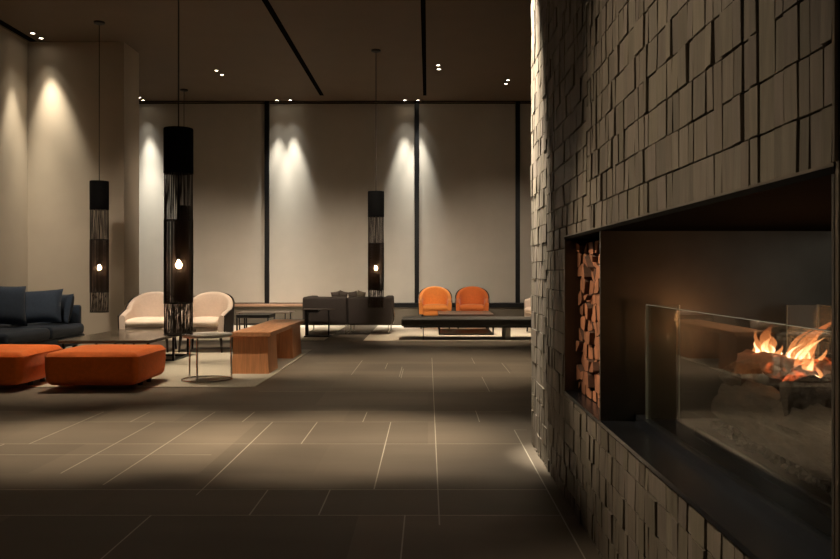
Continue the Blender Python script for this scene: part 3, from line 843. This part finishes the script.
for i, (x, rz, m, lab) in enumerate(((-1.59, 12, UMBER, 'dark umber cushion poking above the sofa back, leftmost of four'),
                    (-1.50, -10, UMBER, 'dark umber cushion poking above the sofa back, second from left'),
                    (-1.295, 10, UMBER, 'dark umber cushion poking above the sofa back, third from left'),
                    (-1.185, -16, OLIVE, 'olive cushion poking above the sofa back, rightmost of four'))):
    cushion('scatter_cushion', lab, .16, .25, .14, (x, 14.56+.17*(i%2), .475), R(rz), R(10), m, roll=R(16 if i % 2 else -10), group='cushions on the taupe sofa')

# black cantilever table behind the sofa
t = thing('side_table', 'small black cantilever table standing against the back of the taupe sofa', 'table', (-1.80, 13.80, RT))
bm = BM(); box(bm, -.25, .25, -.20, .20, .440, .452, bev=.003); obj('table_top', bm, WALN, t)
bm = BM(); box(bm, -.215, -.165, -.03, .03, .018, .440); box(bm, -.165, .0, -.05, .05, .395, .440); obj('column', bm, BLACK, t)
bm = BM(); box(bm, -.215, .20, -.16, .16, 0, .018, bev=.003); obj('base_plate', bm, BLACK, t)
bm = BM(); box(bm, .16, .18, -.012, .012, .018, .440); obj('leg', bm, BLACK, t)

# far black tables by the window bench
t = thing('coffee_table', 'low black frame table in front of the window sill, left of the taupe sofa', 'table', (-2.885, 14.1, RT))
bm = BM(); box(bm, -.27, .27, -.30, .30, .300, .355, bev=.003); obj('table_top', bm, BLACKP, t)
for x in (-.255, .255):
    for y in (-.285, .285):
        bm = BM(); box(bm, x-.012, x+.012, y-.012, y+.012, 0, .30); obj('leg', bm, BLACK, t)
t = thing('coffee_table', 'wide thin-topped low table behind the black frame table', 'table', (-2.90, 15.0, RT))
bm = BM(); box(bm, -.47, .47, -.32, .32, .335, .350, bev=.003); obj('table_top', bm, WALN, t)
for x in (-.40, .40):
    for y in (-.28, .28):
        bm = BM(); box(bm, x-.011, x+.011, y-.011, y+.011, 0, .335); obj('leg', bm, BLACK, t)
bm = BM(); box(bm, -.40, .40, -.29, -.27, .14, .16); obj('stretcher', bm, BLACK, t)

# ------------------------------------------------------------------ coffee table by the orange chairs
t = thing('coffee_table', 'square dark walnut coffee table in front of the orange armchairs', 'table', (.645, 14.72, RT))
bm = BM(); box(bm, -.465, .465, -.62, .62, .300, .350, bev=.003); obj('table_top', bm, WALN, t)
for x in (-.45, .45):
    for y in (-.60, .60):
        bm = BM(); box(bm, x-.012, x+.012, y-.012, y+.012, 0, .300); obj('leg', bm, BLACK, t)
for (x0, x1, y0, y1) in ((-.438, .438, -.612, -.588), (-.438, .438, .588, .612), (-.462, -.438, -.588, .588), (.438, .462, -.588, .588)):
    bm = BM(); box(bm, x0, x1, y0, y1, 0, .022); obj('stretcher', bm, BLACK, t)
bm = BM(); box(bm, -.438, .438, -.588, .588, .006, .018); obj('shelf', bm, WALN, t)

# ------------------------------------------------------------------ black daybed
t = thing('daybed', 'long black leather daybed in front of the coffee table on the ivory rug', 'daybed', (.75, 13.45, RT))
bm = BM(); rbox(bm, (0, 0, .268), (2.34, .72, .12), .03, (0, 0, .008), m=10); obj('mattress', bm, LEATH, t, True)
bm = BM(); box(bm, -1.13, 1.13, -.32, .32, .188, .207); obj('frame', bm, BLACK, t)
for x, wd, m in ((-.825, .012, BLACK), (.50, .085, mat('grey_satin_steel', (.62, .56, .46), .5, metal=.3, var=.05))):
    for y in (-.30, .30):
        bm = BM(); box(bm, x-wd/2, x+wd/2, y-.02, y+.02, 0, .188, bev=.002); obj('leg', bm, m, t)

# ------------------------------------------------------------------ downlights
for (x, y, colr, lab, beams) in DOWN:
    t = thing('downlight', lab, 'ceiling light', (x, y, CEIL), 0, 'recessed downlights')
    bm = BM(); lathe(bm, [(.030, -.001), (.046, -.001), (.048, -.006), (.034, -.010), (.030, -.001)], 24); obj('trim_ring', bm, BLACKP, t, True)
    bm = BM(); lathe(bm, [(0, -.004), (.031, -.004), (.031, -.001), (0, -.001)], 20); obj('lens', bm, LENS, t)
    for wts, cone, bl, a in beams:
        l = bpy.data.lights.new('downlight_beam', 'SPOT'); l.energy = wts; l.color = colr; l.spot_size = R(cone); l.spot_blend = bl
        l.shadow_soft_size = .22 if colr == BLC else .03
        o = bpy.data.objects.new('downlight_beam', l); C.objects.link(o); o.location = (x, y, CEIL-.02)
        o.rotation_euler = Vector((a[0]-x, a[1]-y, a[2]-CEIL)).to_track_quat('-Z', 'Y').to_euler()
